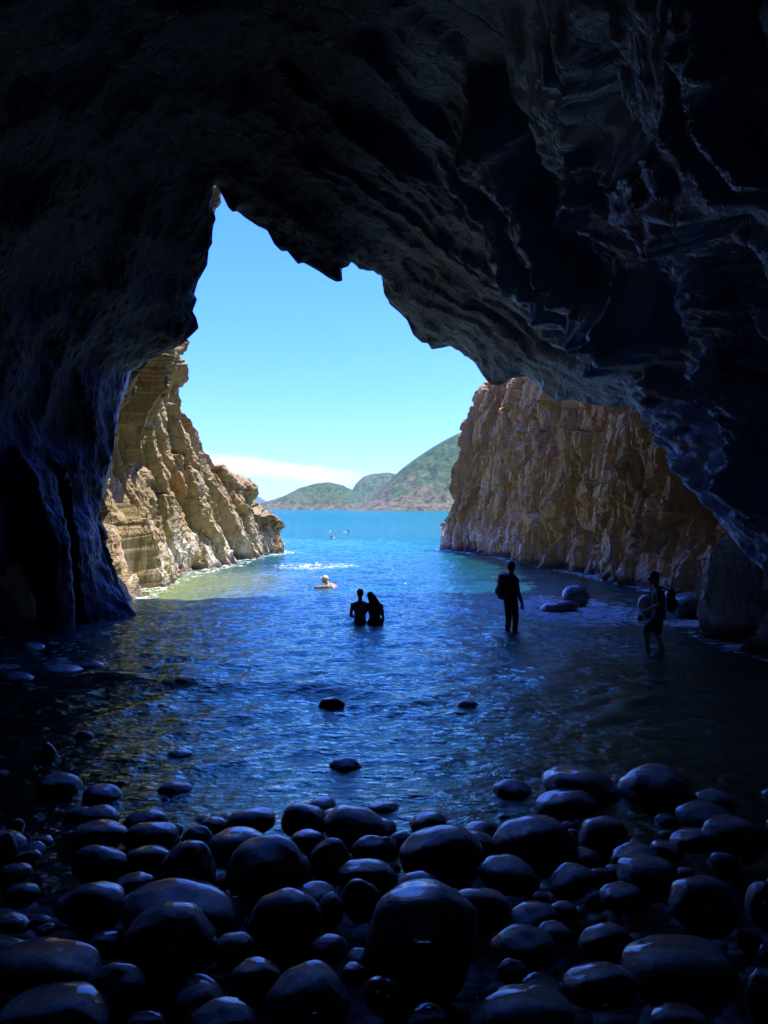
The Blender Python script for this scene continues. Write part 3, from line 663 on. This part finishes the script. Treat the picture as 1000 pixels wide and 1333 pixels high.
me = mesh_np('sea', np.stack([X, Y, Z], -1).reshape(-1, 3), grid_faces(len(xs), len(ys), True), M['water'])
# foam strength: along the waterline of both cliffs and around rocks
footL = np.array([r[1][:2] for r in LC]); footR = np.array([r[1][:2] for r in RC])
def dist_poly(X, Y, pl):
    d = np.full(X.shape, 99.)
    q = cr(pl, 60, 0)
    for a, b in q: d = np.minimum(d, np.hypot(X-a, Y-b))
    return d
fo = np.maximum(.62*(1-sstep(.2, 1.5, dist_poly(X, Y, footL))), .75*(1-sstep(.2, 1.0, dist_poly(X, Y, footR))))
a = me.attributes.new('foam', 'FLOAT', 'POINT'); a.data.foreach_set('value', fo.astype(np.float32).ravel())
sea = link('sea', me); tag(sea, kind='structure')

lap('hills')
# ------------------------------------------------------------------ hills
def hill(name, pts, d, depth, seed, label, na=170, nb=60):
    pts = np.array(pts, float)
    px = np.linspace(pts[0, 0], pts[-1, 0], na); py = np.interp(px, pts[:, 0], pts[:, 1]); py = gsm(py, 2, 0)
    xw = (px-500)/F*d; hw = CAMZ+(HZ-py)/F*d; hw = np.maximum(hw, .5)
    v = np.linspace(-1, 1, nb)
    Xg = xw[:, None]*np.ones(nb)[None]; Yg = d+v[None]*depth*np.ones(na)[:, None]
    prof = np.clip(1-np.abs(v), 0, 1)**.75
    rel = prof[None]*np.ones(na)[:, None]
    Pn = np.stack([Xg, Yg, Xg*0], -1)/(depth*.45)
    rg = fbm(Pn, 5, seed, .55); gul = np.abs(fbm(Pn*np.array([2.2, .8, 1]), 4, seed+5, .6))
    Hh = hw[:, None]*(prof[None]*(1+.35*rg*(1-prof[None]))-.30*gul*(prof[None]*(1-prof[None]))*2.6) - 1.5*(1-prof[None]) + d/900.*(rg*1.2)
    sc_ = np.abs(Xg/Xg)
    me = mesh_np(name, np.stack([Xg, Yg, Hh], -1).reshape(-1, 3), grid_faces(na, nb, True), M['hill'])
    a = me.attributes.new('rel', 'FLOAT', 'POINT'); a.data.foreach_set('value', np.clip(Hh/(hw.max()), 0, 1).astype(np.float32).ravel())
    o = link(name, me); tag(o, label, 'hill', kind='structure'); return o
hill('hill_right', [(455, 664), (470, 657), (490, 643), (510, 622), (522, 611), (540, 597), (560, 584), (585, 569), (607, 559), (640, 545), (700, 520), (760, 500), (850, 520), (950, 600), (1000, 662)], 800, 170, 3, 'largest green headland rising to the right across the water', 260, 110)
hill('hill_middle', [(325, 662), (345, 654), (372, 644), (390, 635), (410, 629), (428, 628), (445, 631), (460, 638), (475, 648), (490, 658), (510, 663)], 1200, 120, 8, 'low rounded island with green top and pale rocky shore', 200, 80)
hill('hill_behind', [(440, 662), (455, 645), (463, 629), (474, 619), (485, 616), (505, 615), (520, 618), (545, 630), (580, 650), (600, 662)], 1700, 200, 13, 'steep green hill peeping out between the island and the headland', 160, 70)
hill('hill_far', [(200, 662), (250, 640), (290, 637), (312, 638), (325, 641), (340, 648), (352, 655), (368, 661)], 4200, 400, 17, 'faint blue ridge farthest off at the left on the horizon', 140, 50)

lap('boulders')
# ------------------------------------------------------------------ boulders
def stone_mesh(seed, sub, ang=.0):
    bm = bmesh.new(); bmesh.ops.create_icosphere(bm, subdivisions=sub, radius=1)
    v = np.array([q.co for q in bm.verts]); r0 = random.Random(seed)
    n = v.copy()
    # soft facets: clip the ball by a few planes, then blur with noise
    f = np.ones(len(v))
    for k in range(5):
        a = np.array([r0.gauss(0, 1) for _ in range(3)]); a /= np.linalg.norm(a); t = r0.uniform(.82, .97)
        dd = n@a; cut = t/np.maximum(dd, 1e-3); kk = np.clip((dd-t)*2.5, 0, 1)
        f = np.where(dd > t, f*(1-kk)+np.minimum(f, cut)*kk, f)
    v = n*(f*(1+.13*fbm(n*.9+seed, 2, seed)+.008*fbm(n*5, 2, seed+1)))[:, None]
    for i, q in enumerate(bm.verts): q.co = v[i]
    me = bpy.data.meshes.new('boulder_shape'); bm.to_mesh(me); bm.free()
    me.polygons.foreach_set('use_smooth', np.full(len(me.polygons), True)); me.materials.append(M['stone']); return me
BIG = [stone_mesh(100+k, 5) for k in range(9)]; SML = [stone_mesh(200+k, 4) for k in range(6)]
placed = []
def solve(cx, cy, hw, k=.25):
    lo, hi = 1.5, 40
    g_ = lambda d: (CAMZ-(cy-HZ)/F*d)-(float(bed((cx-500)/F*d, d))+k*hw/F*d)
    for _ in range(50):
        m_ = (lo+hi)/2
        if g_(m_) > 0: lo = m_
        else: hi = m_
    return lo
def boulder(cx, cy, w, h, tilt, label, group=None, big=True, d=None, k=.25, low=False):
    hw = h/2.
    if d is None: d = solve(cx, cy, hw, k)
    p = at(cx, cy, d); a = w/2/F*d; b = a*rng.uniform(.75, .95)
    th = math.atan2(CAMZ-p[2], d); hh = hw/F*d
    c2 = (hh**2-(b*math.sin(th))**2)/math.cos(th)**2
    c = max(math.sqrt(max(c2, 0)), .52*a)
    if low: c = max(hh*1.1, .2*a); p = at(cx, cy+h*.5, d)
    o = link('boulder', (BIG if big else SML)[rng.randrange(9 if big else 6)])
    o.location = p; o.scale = (a*1.04, b*1.04, c*1.0)
    o.rotation_euler = (rng.uniform(-.12, .12), R(tilt), rng.uniform(-.2, .2))
    tag(o, label, 'boulder', group); placed.append((p[0], p[1], a, b)); return o
GB = 'boulders of the cave beach'
HB = [
 (67, 988, 20, 44, -25, 'slim upright stone leaning at the far left edge of the shallows'),
 (76, 1026, 56, 40, 0, 'rounded dark boulder just below the slim leaning stone at left'),
 (135, 1036, 52, 24, 8, 'flat wet boulder right of the slim leaning stone, at the left shoreline'),
 (130, 1064, 50, 22, 6, 'low wet boulder with a small bright top, second row at left shore'),
 (128, 1090, 72, 40, 2, 'wide rounded boulder under the low bright-topped one at left'),
 (130, 1126, 72, 48, 4, 'big dome boulder in the left cluster with a curved bright top edge'),
 (190, 1070, 58, 18, -3, 'thin flat boulder lying at the waterline left of centre'),
 (196, 1090, 68, 34, 0, 'flat-topped boulder with a faint golden sheen below the thin flat one'),
 (192, 1122, 60, 40, 0, 'dark block of stone below the golden sheen boulder'),
 (258, 1094, 42, 34, 0, 'small round black boulder standing alone in the waterline gap left of centre'),
 (243, 1144, 72, 92, 3, 'tall bulky boulder with a bright wet crown left of the small water pool'),
 (308, 1104, 78, 48, 0, 'broad black boulder beside the small round one at the waterline'),
 (326, 1071, 64, 28, -5, 'smooth low boulder half in the water left of the paired black boulders'),
 (395, 1070, 58, 46, 8, 'left one of the paired black boulders at the water edge'),
 (464, 1078, 84, 52, 14, 'right one of the paired black boulders, wedge-shaped, at the water edge'),
 (350, 1138, 114, 90, 0, 'very wide dark dome boulder above the small water pool'),
 (402, 1097, 46, 32, 10, 'small boulder tucked in front of the paired black boulders'),
 (430, 1124, 52, 60, 0, 'egg-shaped boulder with speckled top right of the very wide dome'),
 (484, 1108, 52, 38, 0, 'rounded boulder under the wedge-shaped one'),
 (478, 1142, 78, 40, 6, 'smooth flat boulder right of the egg-shaped one'),
 (8, 1108, 30, 44, 0, 'boulder cut by the left picture edge at mid beach'),
 (38, 1116, 30, 20, 0, 'small bright-topped stone by the left picture edge'),
 (20, 1078, 22, 24, 0, 'small round stone near the left picture edge above the bright-topped one'),
 (20, 1136, 42, 20, 0, 'flat stone at the left picture edge under the small bright-topped one'),
 (125, 1182, 74, 62, 0, 'round domed boulder on the left of the beach with frosted upper edge'),
 (177, 1160, 58, 44, 4, 'boulder wedged right of the round frosted dome'),
 (235, 1192, 150, 38, 6, 'long low slab reaching behind the large left foreground boulder'),
 (220, 1232, 120, 104, -3, 'largest rounded boulder of the left half, in the foreground'),
 (308, 1236, 62, 42, 0, 'flat-topped boulder right of the largest left one'),
 (372, 1204, 98, 86, -8, 'large dark boulder directly right of the small water pool'),
 (412, 1168, 62, 20, 4, 'thin pale flat stone lying behind the boulder right of the pool'),
 (430, 1186, 34, 40, 0, 'small round stone beside the thin pale flat one'),
 (470, 1174, 48, 52, 0, 'dome stone left of the biggest central boulder'),
 (425, 1234, 56, 30, -10, 'angular stone with a bright ridge left of the biggest central boulder'),
 (15, 1204, 32, 16, 0, 'thin bright stone at the left edge above the slab with the puddle'),
 (60, 1210, 24, 12, 0, 'tiny stone above the slab with the puddle'),
 (55, 1272, 145, 62, 3, 'broad slab whose wet top shines blue, at the lower left'),
 (150, 1292, 78, 68, 0, 'pale speckled boulder right of the broad shining slab'),
 (68, 1330, 145, 62, -2, 'long flat boulder at the bottom left corner'),
 (8, 1308, 28, 26, 0, 'small stone at the bottom left edge'),
 (332, 1282, 68, 60, 0, 'black dome with a thin bright rim at the bottom left of centre'),
 (258, 1304, 58, 40, 0, 'dark stone right of the pale speckled boulder'),
 (290, 1330, 84, 24, 0, 'flat stone on the bottom picture edge left of centre'),
 (190, 1332, 48, 18, 0, 'low stone at the bottom edge beside the pale speckled boulder'),
 (402, 1308, 104, 88, 0, 'big grey rounded boulder at the bottom edge just left of centre'),
 (460, 1268, 32, 26, 0, 'small stone above right of the big grey bottom boulder'),
 (492, 1292, 34, 38, 0, 'small pale stone left of the low round one at bottom centre'),
 (668, 1030, 50, 28, 0, 'oval black boulder sitting in the water right of centre'),
 (558, 1072, 48, 16, -4, 'thin flat rock awash at the centre shoreline'),
 (757, 1026, 98, 54, 10, 'long dark boulder in the water at the right, pointed at both ends'),
 (738, 1050, 80, 28, -3, 'smooth flat boulder in front of the long dark one at right'),
 (854, 1028, 88, 62, -3, 'big round boulder with faint blue rim at the right shoreline'),
 (918, 1066, 72, 30, 4, 'speckled flat boulder at the far right of the shoreline'),
 (955, 1090, 84, 54, 4, 'wide dark boulder below the speckled flat one at far right'),
 (900, 1094, 52, 30, -6, 'small ridge-shaped boulder left of the wide dark one at far right'),
 (696, 1104, 108, 82, 6, 'massive black boulder below the oval one in the water, right of centre'),
 (787, 1090, 64, 52, -6, 'round boulder with a bright left rim, right of the massive black one'),
 (575, 1116, 108, 78, -4, 'broad black boulder at the centre shoreline'),
 (620, 1106, 60, 46, 15, 'sloping stone leaning on the broad black central boulder'),
 (546, 1150, 54, 28, 0, 'low flat stone in front of the broad black central boulder'),
 (503, 1108, 32, 34, 0, 'small egg stone left of the broad black central boulder'),
 (552, 1222, 144, 138, 0, 'biggest boulder of the beach, a huge dark dome at centre'),
 (624, 1186, 78, 56, 4, 'rounded boulder right behind the huge dome'),
 (662, 1140, 78, 42, 8, 'dark boulder with a thin wavy bright edge right of centre'),
 (760, 1118, 42, 24, 0, 'small dark stone between the round rimmed boulder and the jagged one'),
 (744, 1148, 58, 40, -18, 'jagged stone with a bright crest right of centre'),
 (825, 1116, 58, 32, -8, 'smooth curved stone behind the boulder with the shiny spot'),
 (844, 1140, 80, 52, 0, 'boulder with a shiny blue wet spot on its top left, at right'),
 (917, 1178, 90, 70, 3, 'large black rounded boulder at the right of the beach'),
 (812, 1170, 60, 38, 4, 'notched dark boulder below the one with the shiny spot'),
 (692, 1197, 66, 34, -12, 'bright wet tilted stone right of the huge dome'),
 (735, 1184, 34, 18, 0, 'small glossy stone behind the bright wet tilted one'),
 (682, 1236, 84, 58, 0, 'dark flat-topped dome below the bright wet tilted stone'),
 (722, 1214, 44, 24, 4, 'small dark stone behind the flat-topped dome at right'),
 (790, 1232, 70, 56, -4, 'pale cracked egg boulder in the right foreground'),
 (885, 1268, 138, 88, 0, 'widest boulder of the right foreground with a long bright rim'),
 (780, 1284, 96, 44, -6, 'low dark boulder left of the widest right foreground one'),
 (667, 1266, 40, 32, 0, 'small dark dome above the textured bottom boulder'),
 (680, 1330, 130, 82, -3, 'rough textured boulder at the bottom edge right of centre'),
 (505, 1292, 42, 34, 0, 'small round stone under the huge central dome'),
 (558, 1326, 48, 28, 0, 'small stone at the bottom edge below the huge central dome'),
 (632, 1308, 32, 20, 0, 'tiny stone left of the rough textured bottom boulder'),
 (885, 1334, 74, 24, 0, 'flat stone on the bottom edge at right'),
 (994, 1180, 44, 60, 0, 'boulder cut by the right picture edge at mid height of the beach'),
 (990, 1300, 40, 56, 0, 'boulder cut by the right picture edge near the bottom corner'),
 (930, 1044, 52, 16, 0, 'low wet rock in the shallows at the far right')]
for i, (x, y, w, h, t, lb) in enumerate(HB): boulder(x, y, w, h, t, lb, GB)
GW = 'rocks standing in the shallow water'
for (x, y, w, h, t, lb) in [
 (432, 908, 36, 24, 0, 'small pointed black rock sticking out of the water left of centre'),
 (450, 989, 46, 18, 4, 'flat black rock awash below the pointed one'),
 (228, 1020, 46, 18, 0, 'low dark rock breaking the surface at left, above the beach'),
 (233, 977, 32, 9, 0, 'thin sliver of rock just breaking the golden reflection'),
 (500, 1045, 46, 14, 0, 'thin rock awash at centre near the shoreline'),
 (110, 952, 24, 16, -10, 'small rock in the dark water at left'),
 (22, 876, 44, 14, 3, 'pale-topped flat rock in dark water by the left wall'),
 (82, 866, 56, 12, 4, 'wet rock right of the pale-topped one by the left wall'),
 (120, 862, 34, 10, 0, 'small wet rock at the foot of the left wall'),
 (45, 838, 34, 12, 10, 'narrow rock touching the foot of the left wall'),
 (610, 913, 36, 18, 4, 'rounded black rock alone in the water right of centre'),
 (600, 948, 46, 5, 0, 'barely showing rock right of centre in the rippled water')]:
    boulder(x, y, w, h*1.5, t, lb, GW, True, d=min(CAMZ*F/(y+h*.5-HZ), 18.2), low=True)
GR = 'rocks at the foot of the right cliff'
for (x, y, w, h, t, lb) in [
 (750, 776, 36, 30, -6, 'domed rock among white foam near the right cliff'),
 (722, 792, 34, 10, -3, 'low flat rock in the foam in front of the domed one'),
 (738, 789, 30, 16, 5, 'middle rock of the three in the foam near the right cliff'),
 (846, 790, 30, 34, -14, 'tall pale rock behind the walker at the cliff foot'),
 (900, 787, 52, 34, -4, 'large sloping rock right of the walker at the cliff foot'),
 (880, 779, 34, 28, 4, 'dark rock between the tall pale one and the large sloping one')]:
    boulder(x, y, w, h, t, lb, GR, True, d=CAMZ*F/(y+h*.42-HZ))

# small cobbles that fill the gaps
cob = 0; tries = 0
while cob < 150 and tries < 20000:
    tries += 1
    y = 2.7+rng.random()**.8*5.2; x = rng.uniform(-.60*y, .60*y)
    if y > 6.7 and not (x < -1.9 or x > 1.6): continue
    r = rng.choice((.05, .06, .07, .09, .13))*rng.uniform(.8, 1.2)*(.8+.05*y)
    if any(((x-a)/(ra+r*.55))**2+((y-b)/(rb+r*.55))**2 < 1 for a, b, ra, rb in placed): continue
    z = float(bed(x, y))
    o = link('cobble', SML[rng.randrange(6)]); o.location = (x, y, z-.06+r*.2)
    o.scale = (r*rng.uniform(.9, 1.3), r*rng.uniform(.8, 1.1), r*rng.uniform(.5, .75)); o.rotation_euler = (rng.uniform(-.3, .3), rng.uniform(-.3, .3), rng.uniform(0, 6.28))
    zone = 'left third' if x < -.17*y else ('right third' if x > .17*y else 'middle third')
    near = 'in the near foreground' if y < 4.4 else 'towards the waterline'
    tag(o, 'small dark cobble filling gaps between boulders, %s of the beach %s' % (zone, near), 'cobble', 'cobbles filling the gaps, %s %s' % (zone, near))
    placed.append((x, y, r, r)); cob += 1

lap('haze')
# ------------------------------------------------------------------ haze
hz = True
if hz:
    bm = bmesh.new(); bmesh.ops.create_cube(bm, size=1); me = bpy.data.meshes.new('haze'); bm.to_mesh(me); bm.free()
    o = link('haze', me); o.scale = (7000, 6800, 310); o.location = (0, 3330, 310/2-7.5); tag(o, kind='stuff')
    m, nt, out = newmat('haze_air'); v = nt.nodes.new('ShaderNodeVolumePrincipled'); v.inputs['Color'].default_value = (.75, .87, 1, 1); v.inputs['Density'].default_value = .00008; v.inputs['Anisotropy'].default_value = .2
    nt.links.new(v.outputs[0], out.inputs['Volume']); me.materials.append(m)

# ------------------------------------------------------------------ light
EL, AZ = R(71), R(14)          # sun direction: mostly from +x (right), a little from behind the camera
sd = Vector((math.cos(EL)*math.cos(AZ), math.cos(EL)*math.sin(AZ), math.sin(EL)))
sl = bpy.data.lights.new('sun', 'SUN'); sl.energy = 2.0; sl.angle = R(.5); sl.color = (1, .94, .84)
so = bpy.data.objects.new('sun', sl); C.objects.link(so); so.rotation_euler = sd.to_track_quat('Z', 'Y').to_euler()
w = bpy.data.worlds.new('World'); sc.world = w; w.use_nodes = True; nt = w.node_tree; nt.nodes.clear(); g = G(nt)
sky = nt.nodes.new('ShaderNodeTexSky'); sky.sky_type = 'NISHITA'; sky.sun_disc = False; sky.sun_elevation = EL; sky.sun_rotation = math.atan2(sd.x, sd.y)
sky.air_density = 1.3; sky.dust_density = .2; sky.ozone_density = 2.0; sky.altitude = 0
hs = nt.nodes.new('ShaderNodeHueSaturation'); hs.inputs['Saturation'].default_value = 1.04; hs.inputs['Value'].default_value = 1.0; nt.links.new(g.mix(1., sky.outputs[0], (.152, .252, .80), 'MULTIPLY'), hs.inputs['Color'])
tc = nt.nodes.new('ShaderNodeTexCoord'); X_ = g.sep(tc.outputs['Generated'])
az = g.math('DIVIDE', X_[0], g.math('MAXIMUM', X_[1], .05)); elv = g.math('DIVIDE', X_[2], g.math('MAXIMUM', X_[1], .05))
cb = nt.nodes.new('ShaderNodeCombineXYZ'); nt.links.new(az, cb.inputs[0]); nt.links.new(g.math('MULTIPLY', elv, 5.), cb.inputs[1])
cn = g.noise(cb.outputs[0], 5., 7, .6, .3)
cn2 = g.noise(cb.outputs[0], 16., 6, .65, .2)
topline = g.math('ADD', g.math('SUBTRACT', .046, g.math('MULTIPLY', az, .13)), g.math('MULTIPLY', g.math('SUBTRACT', cn, .5), .035))
topline = g.math('ADD', topline, g.math('MULTIPLY', g.math('SUBTRACT', cn2, .5), .012))
tm = g.mr(g.math('SUBTRACT', topline, elv), -.004, .006); bt = g.mr(g.math('SUBTRACT', elv, g.math('SUBTRACT', topline, .034)), 0, .022)
cm = g.math('MULTIPLY', g.math('MULTIPLY', tm, bt), g.math('MULTIPLY', g.mr(az, .03, -.12), g.mr(az, -.7, -.3)))
low = g.math('MULTIPLY', g.mr(elv, .06, .0), .2)
cm = g.math('MAXIMUM', g.math('MULTIPLY', g.math('MULTIPLY', cm, .8), g.mr(cn2, .25, .6, .35, 1)), low)
mixc = g.mix(cm, hs.outputs[0], (2.2, 2.7, 3.3))
bg = nt.nodes.new('ShaderNodeBackground'); nt.links.new(mixc, bg.inputs[0]); bg.inputs[1].default_value = .13
wo = nt.nodes.new('ShaderNodeOutputWorld'); nt.links.new(bg.outputs[0], wo.inputs[0])

# ------------------------------------------------------------------ camera
cam = bpy.data.cameras.new('camera'); co = bpy.data.objects.new('camera', cam); C.objects.link(co); sc.camera = co
co.location = (0, 0, CAMZ); co.rotation_euler = (R(90), 0, 0)
cam.sensor_fit = 'VERTICAL'; cam.sensor_height = 24; cam.lens = 24*F/1333.; cam.shift_y = -5.5/1333; cam.clip_end = 20000; cam.clip_start = .05
sc.view_settings.view_transform = 'Standard'; sc.view_settings.look = 'None'; sc.view_settings.exposure = 2.5; sc.view_settings.gamma = 1
sc.render.engine = 'CYCLES'
sc.cycles.max_bounces = 8; sc.cycles.diffuse_bounces = 4; sc.cycles.transparent_max_bounces = 8; sc.cycles.volume_bounces = 0
sc.render.resolution_x = 768; sc.render.resolution_y = 1024
